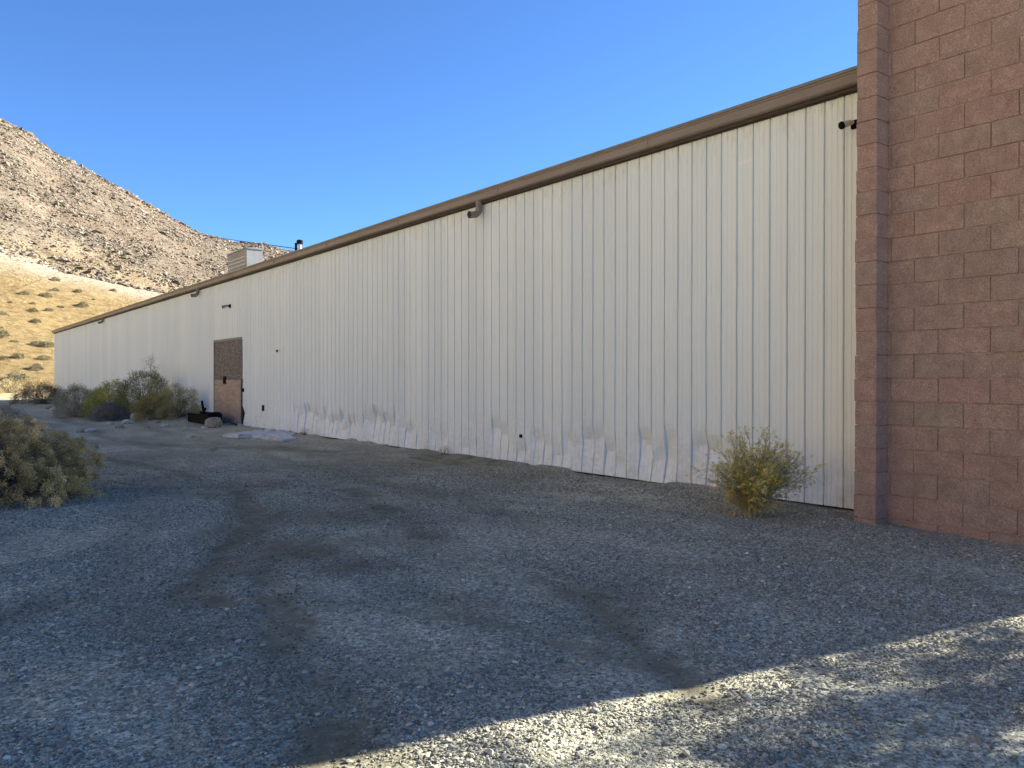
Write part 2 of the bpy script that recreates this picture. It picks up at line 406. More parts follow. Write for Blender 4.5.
# ---------------------------------------------------------------- hill
colpx = np.array([-6000, -900, -500, -200, 0, 20, 60, 90, 120, 150, 165, 200, 235, 265, 290, 340, 420, 600, 900, 2500])
sky_y = np.array([-80, -80, -80, 10, 122, 131, 160, 175, 193, 210, 220, 238, 247, 251, 255, 268, 290, 325, 355, 372])
bnd_y = np.array([240, 200, 200, 228, 250, 254, 266, 273, 281, 288, 291, 300, 310, 315, 320, 326, 334, 350, 368, 376])
def hill_h(phi, r):
    ang = np.clip(phi - TH, -3.1, 1.25)
    ang = np.maximum(ang, -.8); c = 512 + F * np.tan(ang)
    ys = np.interp(c, colpx, sky_y); yb = np.interp(c, colpx, bnd_y)
    r0, r1, r2 = 92.0, 170.0, 330.0
    ca = np.cos(ang)
    h1 = 1.3 + r1 * ca * (HOR - yb) / F; h2 = 1.3 + r2 * ca * (HOR - ys) / F; h2 = h2 * (1 + .75 * sstep(.62, 1.05, TH - phi)); h1 = h1 * (1 + .75 * sstep(.62, 1.05, TH - phi))  # unseen western flank, added and raised to bounce sunlight onto the shaded wall
    fade = sstep(-3.0, -2.5, phi - TH) * (1 - sstep(.75, 1.15, phi - TH))
    t1 = np.clip((r - r0) / (r1 - r0), 0, 1); t2 = np.clip((r - r1) / (r2 - r1), 0, 1)
    lower = h1 * (t1 * .72 + .28 * t1 * t1)
    up = (h2 - h1) * (t2 * 1.0 + .12 * np.sin(t2 * math.pi))
    past = np.clip((r - r2) / 250, 0, 1)
    h = lower + up; h = h * (1 - sstep(0, 1, past) * .8)
    return h * fade, t1, t2
phis = TH + np.radians(np.concatenate([np.linspace(-175, -36, 150), np.linspace(-35.8, -12, 420), np.linspace(-11.8, 66, 150)]))
rr = np.concatenate([np.linspace(80, 345, 360), np.linspace(350, 640, 40)])
PH, RR = np.meshgrid(phis, rr, indexing='ij'); PH = PH.ravel(); RR = RR.ravel()
def hill_full(PH, RR):
    h, t1, t2 = hill_h(PH, RR)
    X = RR * np.sin(PH); Y = RR * np.cos(PH)
    n1 = fbm(X / 26, Y / 26, 80, 5) - .5; n2 = fbm(X / 5, Y / 5, 90, 4) - .5
    amp = sstep(0, .4, t1)
    h = h - 1.1 * sstep(.1, .5, t1) * (1 - t2) * np.exp(-((fbm(X / 45, Y / 45, 77, 3) - .5) / .025) ** 2)
    h = h + amp * (n1 * (1.6 + 4.2 * t2) + n2 * (.4 + 1.3 * t2)) * sstep(0, 6, h)
    h = h - .6 * (1 - sstep(0, .10, t1))
    return X, Y, h, t1, t2
X, Y, Z, t1, t2 = hill_full(PH, RR)
wob = (fbm(X / 14, Y / 14, 95) - .5)
rockm = sstep(-.02, .10, t2 + wob * .16 - .01) * (t1 > .9)
palem = np.exp(-((t1 + t2 * 1.6 - .93 + wob * .18) / .10) ** 2) * .9 + .22 * sstep(.6, .75, fbm(X / 20, Y / 9, 99)) * (t2 > .05)
palem = np.maximum(palem, 1 - sstep(.0, .05, t1))
mb = MB(); mb.add(np.stack([X, Y, Z], -1), grid_faces(len(phis), len(rr)), np.stack([rockm, np.clip(palem, 0, 1), rockm * 0], -1))
o = mb.build('hill', M_HILL, smooth=True, cols=True); tag(o, 'rocky desert hill with golden lower slope', 'hill', kind='structure')

# boulders and scrub on the upper hillside: uncountable
def hill_scatter():
    r = np.random.default_rng(11)
    N = 80000
    ph = TH + np.radians(-37 + 26 * r.random(N)); ra = 166 + 175 * r.random(N)
    X, Y, Z, t1, t2 = hill_full(ph, ra)
    cl = fbm(X / 9, Y / 9, 120); keep = r.random(N) < .2 + 1.2 * sstep(.4, .65, cl) + .5 * (t2 > .85)
    X, Y, Z, t2 = X[keep], Y[keep], Z[keep], t2[keep]; N = len(X)
    size = .12 + .22 * r.random(N) ** 3 + .55 * (r.random(N) ** 22) + .8 * r.random(N) ** 4 * (t2 > .84)
    w = r.random(N)[:, None]
    cols = (.12 + .24 * r.random(N) ** .9)[:, None] * (np.array([[1.06, .84, .64]]) * w + np.array([[1.0, .88, .72]]) * (1 - w)); cr = (t2 > .80) & (r.random(N) < .6); cols[cr] = np.array([.17, .125, .095]) * (.6 + .8 * r.random((cr.sum(), 1))); dk = r.random(N) < .22; cols[dk] = np.array([.13, .11, .07]) * (.6 + .8 * r.random((dk.sum(), 1)))
    mb = MB(); V, Fc, C = stones(N, np.stack([X, Y, Z + size * .2], -1), size, cols, 12)
    # stretch upward a little: blocky rock
    mb.add(V, Fc, C); o = mb.build('hillside_boulders', M_ROCK, cols=True); tag(o, 'brown boulders strewn over the upper hillside', 'boulders', kind='stuff')
hill_scatter()

# ---------------------------------------------------------------- vegetation helpers
def unit(v): return v / np.maximum(np.linalg.norm(v, axis=-1, keepdims=True), 1e-9)
def blades(mb, B, D, L, W, col, r):
    """narrow folded leaves: B base, D direction, L length, W width"""
    N = len(B); S = unit(np.cross(D, unit(r.normal(size=(N, 3)))))
    L = np.broadcast_to(L, N)[:, None]; W = np.broadcast_to(W, N)[:, None]
    mid = B + D * L * .5; tip = B + D * L
    V = np.stack([B, mid + S * W * .5, tip, mid - S * W * .5], 1)
    Fc = np.arange(N * 4).reshape(N, 4)
    mb.add(V.reshape(-1, 3), Fc, np.repeat(col, 4, 0))
def twigs(mb, A, B, ra, rb, col):
    N = len(A); D = unit(B - A); ref = np.tile([.31, .17, .93], (N, 1)); U = unit(np.cross(D, ref)); W = np.cross(D, U)
    ra = np.broadcast_to(ra, N)[:, None]; rb = np.broadcast_to(rb, N)[:, None]
    vs = []
    for P, R in ((A, ra), (B, rb)):
        for k in range(3):
            a = k * 2.0944; vs.append(P + (U * math.cos(a) + W * math.sin(a)) * R)
    V = np.stack(vs, 1); base = (np.arange(N) * 6)[:, None, None]
    Fc = np.array([[0, 1, 4, 3], [1, 2, 5, 4], [2, 0, 3, 5]])[None] + base
    mb.add(V.reshape(-1, 3), Fc.reshape(-1, 4), np.repeat(col, 6, 0))
VEG = 1.75
def pick(r, pal, n, jit=.25):
    pal = np.array(pal) * VEG; c = pal[r.integers(0, len(pal), n)]
    return c * (1 + jit * (r.random((n, 1)) * 2 - 1))
OLIVE = [(.12, .115, .055), (.15, .14, .07), (.10, .10, .055), (.17, .15, .08)]
GREYG = [(.15, .155, .125), (.19, .19, .155), (.12, .125, .10)]
YELL = [(.34, .26, .04), (.28, .22, .045), (.22, .19, .05), (.17, .16, .06)]
TAN = [(.27, .22, .13), (.22, .18, .11), (.16, .13, .08)]
def shrub(name, label, loc, rx, ry, h, seed, pal, n_clump=150, per=40, clump=.07, blade=.03, bw=.006, stem_col=(.13, .11, .085), n_stem=60, open_=.25, group=None, rz=0, cat='shrub', lumpy=.25):
    r = np.random.default_rng(seed)
    z0 = ground_h(loc[0], loc[1]) if len(loc) == 2 else loc[2]
    root = empty(name, (loc[0], loc[1], z0), rz); tag(root, label, cat, group)
    u = unit(r.normal(size=(n_clump, 3))); u[:, 2] = np.abs(u[:, 2]) * 1.0 - .12
    rad = (1 - open_ * r.random(n_clump) ** 1.5) * (1 + lumpy * (vnoise(u[:, 0] * 2.2 + 5, u[:, 1] * 2.2 + u[:, 2] * 3, seed) - .5) * 2)
    C = u * rad[:, None] * np.array([rx, ry, h * .9]); C[:, 2] = np.maximum(C[:, 2] + h * .08, h * .05)
    # stems
    ms = MB(); B0 = r.normal(size=(n_clump, 3)) * np.array([rx * .10, ry * .10, 0]); B0[:, 2] = -.03
    M_ = B0 * .5 + C * .5 + np.stack([C[:, 0] * -.08, C[:, 1] * -.08, np.full(n_clump, h * .05)], -1)
    sc_ = pick(r, [stem_col], n_clump)
    twigs(ms, B0, M_, max(.006, h * .009), max(.004, h * .006), sc_); twigs(ms, M_, C, max(.004, h * .006), .002, sc_)
    ms.build('stems', M_TWIG, root, cols=True)
    ml = MB(); K = n_clump * per; Cc = np.repeat(C, per, 0); out = unit(np.repeat(unit(C * np.array([1 / rx, 1 / ry, 1 / h]) + [0, 0, .35]), per, 0))
    D = unit(out * .7 + unit(r.normal(size=(K, 3))) * .95)
    B = Cc + D * (clump * r.random((K, 1)) ** .6) + r.normal(size=(K, 3)) * clump * .22
    B[:, 2] = np.maximum(B[:, 2], .01)
    tone = np.repeat(pick(r, pal, n_clump, .3), per, 0) * (1 + .3 * (r.random((K, 1)) * 2 - 1))
    blades(ml, B, D, blade * (.6 + .8 * r.random(K)), bw, tone, r)
    ml.build('foliage', M_LEAF, root, cols=True)
    return root

# the big olive bush at the left edge
bx, by = gp(-8, 508); 
shrub('shrub', 'big dense olive tan bush in the left foreground on the gravel', (bx + .0, by + .66), 1.06, .95, 1.0, 21,
      [(.33, .225, .09), (.39, .275, .115), (.24, .17, .07), (.43, .315, .15)], n_clump=1000, per=170, clump=.050, blade=.017, bw=.009, open_=.30, lumpy=.36)
# second one further back at the left edge
cx, cy = gp(-2, 424)
shrub('shrub', 'grey brown bush at the left edge just behind the big olive bush', (cx - .1, cy + .3), .95, .9, .62, 22, [(.22, .19, .13), (.17, .145, .10), (.26, .22, .155)], n_clump=260, per=60, clump=.09, blade=.03, bw=.008, open_=.25)
# row along the far part of the wall
def far_shrub(px, py, wpx, toppx, pal, seed, label, **kw):
    x, y = gp(px, py); d = EYE * F / (py - HOR); w = wpx * d / F; h = (py - toppx) * d / F
    x += .3 * w * 0; x = min(x, WX - w * .5)
    shrub('shrub', label, (x, y), w * .5, w * .5, h, seed, pal, **kw)
far_shrub(42, 404, 42, 383, [(.12, .10, .06), (.15, .12, .07), (.10, .09, .055)], 31, 'brownish bush farthest left in the row along the white wall', n_clump=160, per=60, clump=.22, blade=.09, bw=.02, n_stem=30)
far_shrub(78, 417, 48, 385, [(.24, .22, .15), (.28, .26, .18), (.19, .18, .12)], 32, 'pale grey green bush in front of the wall, left of the yellow green one', n_clump=190, per=80, clump=.17, blade=.06, bw=.013)
far_shrub(108, 419, 42, 379, [(.24, .22, .05), (.18, .18, .05), (.30, .26, .06)], 33, 'yellow green bush in the middle of the row along the wall', n_clump=200, per=80, clump=.15, blade=.06, bw=.013)
far_shrub(110, 421, 30, 403, [(.10, .095, .085), (.14, .13, .11)], 34, 'low grey twiggy bush in front of the yellow green one', n_clump=120, per=60, clump=.10, blade=.05, bw=.01)
far_shrub(144, 419, 50, 378, [(.16, .15, .075), (.20, .185, .09), (.13, .125, .06)], 35, 'tallest dark grey green bush of the row, beside the thin upright sprig', n_clump=200, per=70, clump=.16, blade=.06, bw=.013)
far_shrub(152, 422, 36, 395, [(.21, .17, .06), (.16, .14, .055), (.25, .20, .08)], 36, 'low golden bush in front of the tallest bush by the rubble', n_clump=150, per=70, clump=.10, blade=.05, bw=.01)
far_shrub(178, 422, 42, 392, [(.22, .20, .08), (.27, .24, .10), (.17, .16, .07)], 37, 'rightmost green tan bush of the row, next to the boarded door', n_clump=170, per=70, clump=.12, blade=.05, bw=.011)
# sprig
def sprig():
    r = np.random.default_rng(8); x, y = gp(151, 416); h = 57 * EYE * F / 37 / F
    root = empty('sapling', (x, y, 0)); tag(root, 'thin upright sprig rising above the bushes against the wall', 'sapling')
    ms = MB(); K = 26
    t = np.linspace(.45, 1, K); A = np.stack([t * 0, t * 0, t * h * .95], -1); D = unit(np.stack([r.normal(size=K), r.normal(size=K), r.random(K) + .6], -1))
    twigs(ms, np.array([[0, 0, 0.]]), np.array([[0, 0, h]]), .02, .006, np.array([[.16, .14, .11]]))
    Bp = A + D * (.2 * r.random((K, 1)) + .1); twigs(ms, A, Bp, .006, .003, pick(r, [(.16, .14, .11)], K))
    ms.build('stems', M_TWIG, root, cols=True); ml = MB(); K2 = K * 22
    BB = np.repeat(Bp, 22, 0) + r.normal(size=(K2, 3)) * .06
    blades(ml, BB, unit(r.normal(size=(K2, 3)) + [0, 0, .6]), .06, .012, pick(r, GREYG, K2), r); ml.build('foliage', M_LEAF, root, cols=True)
sprig()
# sunlit shrubs beyond the end of the building
for i, (px, py, w, tp) in enumerate([(8, 393, 26, 380), (30, 391, 22, 382), (46, 390, 14, 381), (-16, 394, 30, 379)]):
    x, y = gp(px, py); d = EYE * F / (py - HOR)
    shrub('shrub', 'straw coloured sunlit bush on the sandy ground beyond the far end of the building', (x, y), w * .5 * d / F, w * .5 * d / F, (py - tp) * d / F, 50 + i, [(.30, .25, .14), (.24, .20, .11), (.17, .15, .09)], n_clump=110, per=45, clump=.3, blade=.14, bw=.035, group='sunlit bushes beyond the building')

# rabbitbrush by the wall at the right: airy twigs with a yellow lower clump
def rabbitbrush():
    r = np.random.default_rng(77); bx, by = gp(752, 517)
    z0 = ground_h(bx, by); root = empty('rabbitbrush', (bx, by, z0 - .01)); tag(root, 'airy yellow flowered desert bush against the white wall beside the brick pier', 'bush')
    ms = MB(); mlf = MB(); mfl = MB()
    R3 = np.array([CT, -ST, 0]); F3 = np.array([ST, CT, 0]); U3 = np.array([0, 0, 1.])
    def tree(n_main, aim, spread, length, lvl_cols, flower, flow_p):
        OFF = (aim - U3 * aim[2]) * .9 + r.normal(size=(n_main, 3)) * spread * 1.25; D = unit(U3 * 1.0 + OFF * .12); A = r.normal(size=(n_main, 3)) * np.array([.035, .035, 0]) 
        L = length * (.65 + .45 * r.random(n_main)); rad = .0045
        segs = [(A, D, L)]
        P = A; Dc = D
        for k in range(5):
            Dn = unit(Dc + OFF * (.10, .42, .42, .25, .1)[k] + r.normal(size=Dc.shape) * .10); Q = P + Dn * (L / 5)[:, None]
            twigs(ms, P, Q, rad * (1 - k * .15), rad * (1 - (k + 1) * .15), pick(r, lvl_cols, len(P)))
            if k >= 1:
                m = 6; S = np.repeat(P + (Q - P) * .5, m, 0); DD = unit(np.repeat(Dn, m, 0) + r.normal(size=(len(P) * m, 3)) * .42)
                LL = (.07 + .10 * r.random(len(S)))[:, None]; E = S + DD * LL
                twigs(ms, S, E, .0013, .0007, pick(r, lvl_cols, len(S)))
                # thin leaves along
                q = 5; S2 = np.repeat(S, q, 0) + np.repeat(DD * LL, q, 0) * r.random((len(S) * q, 1))
                blades(mlf, S2, unit(np.repeat(DD, q, 0) + r.normal(size=(len(S2), 3)) * .6), .022 * (.6 + .8 * r.random(len(S2))), .0028, pick(r, flower['leaf'], len(S2)), r)
                sel = r.random(len(E)) < flow_p * (k / 4)
                E2 = E[sel]; q = 12; S3 = np.repeat(E2, q, 0) + r.normal(size=(len(E2) * q, 3)) * .007
                if len(S3): blades(mfl, S3, unit(r.normal(size=(len(S3), 3)) + U3 * .7), .016, .0065, pick(r, flower['bloom'], len(S3)), r)
            P = Q; Dc = Dn
    grey = [(.20, .18, .14), (.25, .22, .17), (.15, .13, .10)]
    # crown to the right and up
    tree(50, U3 * 1.0 + R3 * .20, .30, .76, grey, dict(leaf=[(.28, .26, .12), (.34, .31, .14)], bloom=[(.48, .40, .12), (.40, .35, .12), (.3, .27, .10)]), 1.3)
    tree(34, U3 * .75 + R3 * .75, .20, .66, grey, dict(leaf=[(.16, .16, .11), (.2, .19, .14)], bloom=[(.28, .25, .11), (.22, .20, .10)]), 1.1)
    tree(26, U3 * .8 - R3 * .55, .22, .52, grey, dict(leaf=[(.18, .18, .13), (.22, .21, .16)], bloom=[(.27, .24, .11)]), .9)
    # yellow clump low down
    tree(60, U3 * 1 - R3 * .12, .20, .46, [(.25, .20, .09), (.2, .16, .08)], dict(leaf=[(.33, .26, .06), (.25, .20, .06), (.40, .30, .04)], bloom=[(.52, .37, .03), (.45, .33, .04)]), .55)
    tree(60, U3 * .9, .24, .26, [(.25, .20, .12)], dict(leaf=[(.30, .20, .06), (.24, .17, .07), (.36, .26, .05)], bloom=[(.4, .28, .05)]), .4)
    ms.build('stems', M_TWIG, root, cols=True); mlf.build('foliage', M_LEAF, root, cols=True); mfl.build('flowers', M_LEAF, root, cols=True)
rabbitbrush()

# little weeds along wall foot
for px, py in [(450, 452), (310, 432), (596, 476)][:2]:
    x, y = gp(px, py); shrub('weed', 'tiny dry weed at the foot of the white wall', (WX - .12, wy(px)), .10, .10, .16, int(px), TAN, n_clump=16, per=14, clump=.03, blade=.03, bw=.004, group='weeds at the wall foot', cat='weed')

# shrubs on the golden slope, individually
protos = []
r_ = np.random.default_rng(5)
spots = [(8, 338, 1.5), (14, 344, 1.3), (25, 303, 1.6), (28, 322, 1.4), (8, 317, 1.2), (40, 330, 1.6), (46, 347, 1.5), (33, 352, 1.2), (47, 302, 1.2), (60, 318, 1.3), (20, 362, 1.3), (44, 368, 1.2), (10, 372, 1.4), (75, 300, 1.3),
         (83, 306, 1.4), (95, 296, 1.1), (66, 309, 1.0), (5, 290, 1.4), (22, 285, 1.3), (38, 291, 1.0), (52, 283, 1.3), (12, 302, 1.0), (35, 312, 1.0), (50, 325, 1.1), (7, 356, 1.2), (25, 376, 1.3), (50, 358, 1.1), (110, 296, 1.0), (3, 328, 1.1), (62, 298, .9), (48, 313, .9)]
for i, (px, py, s) in enumerate(spots):
    if i in (5, 9, 12, 17, 19, 23): continue
    s = s * (.45 + .95 * r_.random()); px += 5 * r_.normal(); py += 4 * r_.normal()
    ph = TH + math.atan((px - 512) / F)
    ra = np.linspace(93, 240, 900); Xh, Yh, Zh, _, _ = hill_full(np.full(900, ph), ra)
    dep = ra * math.cos(ph - TH); yy = HOR - F * (Zh - EYE) / dep
    k = int(np.argmin(np.abs(yy - py)))
    loc = (Xh[k], Yh[k], Zh[k] - .05); rz = r_.random() * 6.28
    lab = 'low dark shrub dotted on the golden lower slope of the hill'
    if i < 3:
        o = shrub('desert_shrub', lab, loc, .8, .62, .62, 200 + i, [(.13, .12, .07), (.17, .15, .09), (.10, .09, .055)], n_clump=46, per=30, clump=.2, blade=.14, bw=.05, group='shrubs on the golden slope', rz=rz); protos.append(o)
    else:
        o = copy_tree(protos[i % 3]); o.location = loc; o.rotation_euler.z = rz
    o.scale = (s * .75, s * .6, s * .7)

# ---------------------------------------------------------------- metal warehouse
wh = empty('warehouse', (WX, (WY0 + WY1) / 2, 0)); tag(wh, 'long cream ribbed metal warehouse with brown gutter and boarded door', 'building')
WHL = Vector(wh.location)
def rel(mbuild):   # geometry is written in world metres; shift it to the thing's base
    for v in mbuild.v: v -= np.array(WHL)
    return mbuild
# siding
P_ = .208; y_ref = wy(844)
prof = [(-.020, -.006), (-.0095, -.002), (-.007, .030), (.007, .030), (.009, -.001), (.020, -.006), (.032, 0), (.066, .001), (.071, -.0035), (.078, .001), (.128, .001), (.133, -.0035), (.140, .001), (.172, 0)]
ys = []; xs = []
k0 = int(math.floor((WY0 - y_ref) / P_)); k1 = int(math.ceil((WY1 - y_ref) / P_))
for k in range(k0, k1):
    for (a, b_) in prof: ys.append(y_ref + k * P_ + a); xs.append(b_)
ys = np.array(ys); xs = np.array(xs); m_ = (ys >= WY0) & (ys <= WY1); ys = ys[m_]; xs = xs[m_]
zs = np.concatenate([np.arange(.035, 1.0, .045), np.arange(1.05, 4.14, .31), [4.14]])
YY, ZZ = np.meshgrid(ys, zs, indexing='ij'); XX = WX + xs[:, None] + 0 * ZZ
r_ = np.random.default_rng(15)
dents = [(wy(598), .34, .52, .075), (wy(572), .2, .38, .04), (wy(652), .33, .47, .06), (wy(668), .15, .52, .04), (wy(712), .30, .50, .065), (wy(728), .2, .32, .05), (wy(500), .3, .45, .05), (wy(540), .22, .40, .05), (wy(520), .2, .30, .04), (wy(560), .2, .34, .04), (wy(378), .7, .55, .07), (wy(410), .35, .42, .05), (wy(330), .8, .45, .07), (wy(345), .5, .32, .05), (wy(305), .7, .5, .06), (wy(620), .12, .3, .03), (wy(470), .25, .25, .03), (wy(440), .3, .3, .035), (wy(825), .1, .28, .02)]
for k in range(26): dents.append((WY0 + 8 + 40 * r_.random(), .2 + .4 * r_.random(), .2 + .45 * r_.random(), .02 + .04 * r_.random()))
for (yc, w, hc, d) in dents:
    s = 2.2 if yc < 12 else 1
    yb = np.clip(1 - np.abs((YY - yc) / w) ** 2.2, 0, 1)
    pidx = np.floor((YY - y_ref) / P_); rp = _hash(pidx, pidx * 0 + int(yc * 10), 5); rq = _hash(pidx, pidx * 0 + int(yc * 7), 6)
    hcv = hc * (.62 + .55 * rp + .35 * (rq - .5) * (((YY - y_ref) / P_) - pidx)); yb = yb ** .6 * (.45 + .75 * rq)
    low = np.clip(ZZ / hcv, 0, 1); up = np.clip(1 - (ZZ - hcv) / .20, 0, 1) ** 1.3
    XX += d * 1.25 * yb * np.where(ZZ < hcv, low, up)
    YY = YY + .25 * d * yb * np.where(ZZ < hcv, low, up)
XX += (fbm(YY * 1.3, ZZ * 1.1, 130) - .5) * .018 * (1 - .5 * sstep(1, 3, ZZ))
XX += (vnoise(YY * 7, ZZ * 6, 131) - .5) * .014 * (1 - sstep(.3, .8, ZZ))
XX -= .03 * (1 - sstep(0, .5, ZZ)) * (fbm(YY * .9, YY * 0, 133) - .3)
# door opening: leave out the faces inside it
DY0, DY1, DZ = wy(243), wy(215), 2.42
fc = grid_faces(len(ys), len(zs)); cy_ = YY.ravel()[fc].mean(1); cz_ = ZZ.ravel()[fc].mean(1)
fc = fc[~((cy_ > DY0) & (cy_ < DY1) & (cz_ < DZ - .03))][:, ::-1]
mb = MB(); mb.add(np.stack([XX.ravel(), YY.ravel(), ZZ.ravel()], -1), fc); rel(mb).build('metal_siding', M_WALL, wh)
mb = MB(); mb.box(WX + .09, WX + .25, WY0, WY1 - .05, -.3, .10); rel(mb).build('foundation', M_DARK, wh)
# far end, back wall, near end
mb = MB(); W2 = WX + 24
mb.box(WX + .06, W2, WY1 - .2, WY1 - .02, 0, 4.1)
mb.add([(WX + .06, WY1 - .1, 4.1), (W2, WY1 - .1, 4.1), ((WX + W2) / 2, WY1 - .1, 5.0)], [(0, 1, 2)])
mb.box(W2 - .2, W2 - .02, WY0 + .2, WY1 - .22, 0, 4.1)
rel(mb).build('end_wall', M_WALL, wh)
xm = (WX + W2) / 2
mb = MB(); mb.add([(WX - .10, WY0 - .4, 4.262), (WX - .10, WY1 + .12, 4.262), (xm, WY1 + .12, 5.05), (xm, WY0 - .4, 5.05), (W2 + .1, WY0 - .4, 4.262), (W2 + .1, WY1 + .12, 4.262),
        (WX - .10, WY0 - .4, 4.235), (WX - .10, WY1 + .12, 4.235), (xm, WY1 + .12, 5.02), (xm, WY0 - .4, 5.02), (W2 + .1, WY0 - .4, 4.235), (W2 + .1, WY1 + .12, 4.235)],
       [(0, 3, 2, 1), (3, 4, 5, 2), (6, 7, 8, 9), (9, 8, 11, 10), (0, 1, 7, 6), (1, 2, 8, 7), (2, 5, 11, 8), (5, 4, 10, 11), (0, 6, 9, 3), (3, 9, 10, 4)])
rel(mb).build('roof', M_ROOF, wh)
def extrude_y(mb, prof, y0, y1, n=60, wob=.0):
    yy = np.linspace(y0, y1, n); V = []
    for i, y in enumerate(yy):
        dz = wob * (vnoise(np.array([y * .35]), np.array([1.5]), 3)[0] - .5)
        for (x, z) in prof: V.append((x, y, z + dz))
    k = len(prof); Fc = [(i * k + j, i * k + (j + 1) % k, (i + 1) * k + (j + 1) % k, (i + 1) * k + j) for i in range(n - 1) for j in range(k)]
    mb.add(V, Fc)
    mb.add([V[j] for j in range(k)], [tuple(range(k))]); mb.add([V[(n - 1) * k + j] for j in range(k)], [tuple(range(k))])
# roof edge trim and gutter
mb = MB(); extrude_y(mb, [(WX - .140, 4.238), (WX - .140, 4.268), (WX - .10, 4.285), (WX + .02, 4.29), (WX + .02, 4.238)], WY0 - .4, WY1 + .13, 60, .02); rel(mb).build('roof_edge_trim', M_TRIM, wh)
gp_ = [(WX - .130, 4.236), (WX - .130, 4.218), (WX - .121, 4.212), (WX - .127, 4.128), (WX - .118, 4.116), (WX - .085, 4.110), (WX - .012, 4.110), (WX - .012, 4.236)]
mb = MB(); extrude_y(mb, gp_, WY0 - .4, WY1 + .12, 60, .02); gut = rel(mb).build('gutter', M_GUTTER, wh)
for y in np.arange(6.5, WY1, 3.05):
    mb = MB(); mb.box(WX - .1315, WX - .119, y - .010, y + .010, 4.125, 4.212); rel(mb).build('gutter_joint', M_GUTTER, gut)
mb = MB(); mb.box(WX - .016, WX + .04, WY0 - .3, WY1 + .06, 4.068, 4.106); mb.box(WX - .06, WX - .013, WY0 - .3, WY1 + .06, 4.080, 4.1075); rel(mb).build('eave_shade_strip', M_EAVE_SHADE, wh)  # dark strips painting in the shade line under the gutter
# downspout elbows
for px in (475, 194, 99):
    y = wy(px + 4, WX - .08)
    mb = MB(); sq = .045
    x0 = WX - .075
    path = [(x0, y, 4.13), (x0, y, 4.01), (x0 - .004, y, 3.965), (x0 - .03, y, 3.925), (x0 - .07, y, 3.900), (x0 - .12, y, 3.888), (x0 - .19, y, 3.880)]
    mb.tube(path, [.054, .052, .056, .052, .056, .052, .057], n=12, cap=False)
    mb.tube(path[::-1], .045, n=12, cap=False)
    rel(mb).build('downspout', M_SPOUT, wh, smooth=False)
# corner trim at far end
mb = MB(); mb.box(WX - .012, WX + .05, WY1 - .06, WY1 + .02, .03, 4.08); rel(mb).build('corner_trim', M_WALL, wh)
# small boxes on the wall
for px, py, w, h, nm in [(264, 408, .08, .15, 'outlet_box'), (278, 351, .05, .06, 'vent_cap'), (522, 436, .028, .05, 'outlet_box')]:
    y = wy(px); z = EYE + (HOR - py) * (WX / CT) / (px + 95)
    mb = MB(); mb.box(WX - .035, WX + .02, y - w / 2, y + w / 2, z - h / 2, z + h / 2); mb.box(WX - .042, WX - .036, y - w * .4, y + w * .4, z - h * .35, z + h * .35); rel(mb).build(nm, M_DARK if px != 278 else M_GREYD, wh)
# boarded door
dr = empty('door', (0, (DY0 + DY1) / 2 - WHL.y, 0)); dr.parent = wh; tag(dr, 'boarded door of dark board over stained plywood')
DL = np.array([WX, (DY0 + DY1) / 2, 0])
def drel(mb):
    for v in mb.v: v -= DL
    return mb
ZM = 1.28
mb = MB(); mb.box(WX - .012, WX + .03, DY0 + .10, DY1 - .03, ZM, DZ - .03); drel(mb).build('upper_board', M_BOARD, dr)
mb = MB(); mb.box(WX - .022, WX + .03, DY0 + .10, DY1 - .03, .06, ZM - .004); drel(mb).build('lower_board', M_PLY, dr)
mb = MB(); mb.box(WX - .03, WX + .04, DY1 - .028, DY1 + .03, .03, DZ + .03); mb.box(WX - .03, WX + .04, DY0 + .05, DY1 - .03, DZ - .028, DZ + .03)
drel(mb).build('frame', M_GREY, dr)
mb = MB(); mb.box(WX - .005, WX + .08, DY0 - .02, DY0 + .098, .03, ZM + .02); drel(mb).build('side_gap', M_DARK, dr)
mb = MB(); mb.box(WX - .02, WX + .08, DY0 + .02, DY0 + .098, ZM + .022, DZ - .03); drel(mb).build('side_post', M_GREYD, dr)
mb = MB(); yh = wy(226); mb.box(WX - .05, WX - .013, yh - .09, yh + .09, ZM - .12, ZM + .10); drel(mb).build('hasp', M_BLACK, dr)
mb = MB(); mb.box(WX - .05, WX + .02, DY0 - .10, DY0 - .03, .95, 1.05); drel(mb).build('latch', M_BLACK, dr)

# wall lights
def wall_light(px, py, label, s=1.0, dark=False):
    y = wy(px, WX - .05); z = EYE + (HOR - py) * ((WX - .05) / CT) / (px + 95)
    t = empty('wall_light', (WX, y, z)); tag(t, label, 'lamp')
    mb = MB(); mb.box(-.035 * s, .01, -.05 * s, .05 * s, -.05 * s, .05 * s); mb.tube([(-.03 * s, 0, 0), (-.075 * s, 0, .005)], .02 * s, n=8); mb.build('mount', M_BLACK, t)
    mb = MB(); mb.tube([(-.07 * s, 0, .012 * s), (-.11 * s, .02 * s, .004 * s), (-.17 * s, .05 * s, -.02 * s), (-.205 * s, .065 * s, -.035 * s)], [.022 * s, .034 * s, .040 * s, .046 * s], n=12); mb.build('lamp_body', M_CREAM if not dark else M_GREY, t)
    mb = MB(); mb.tube([(-.203 * s, .0645 * s, -.034 * s), (-.222 * s, .073 * s, -.042 * s)], [.048 * s, .044 * s], n=12); mb.build('lens', M_BLACK, t)
wall_light(853, 124, 'cream and black spotlight high on the metal wall beside the brick pier', .8)
wall_light(229, 306, 'small round grey lamp high on the wall above the boarded door', .95, True)

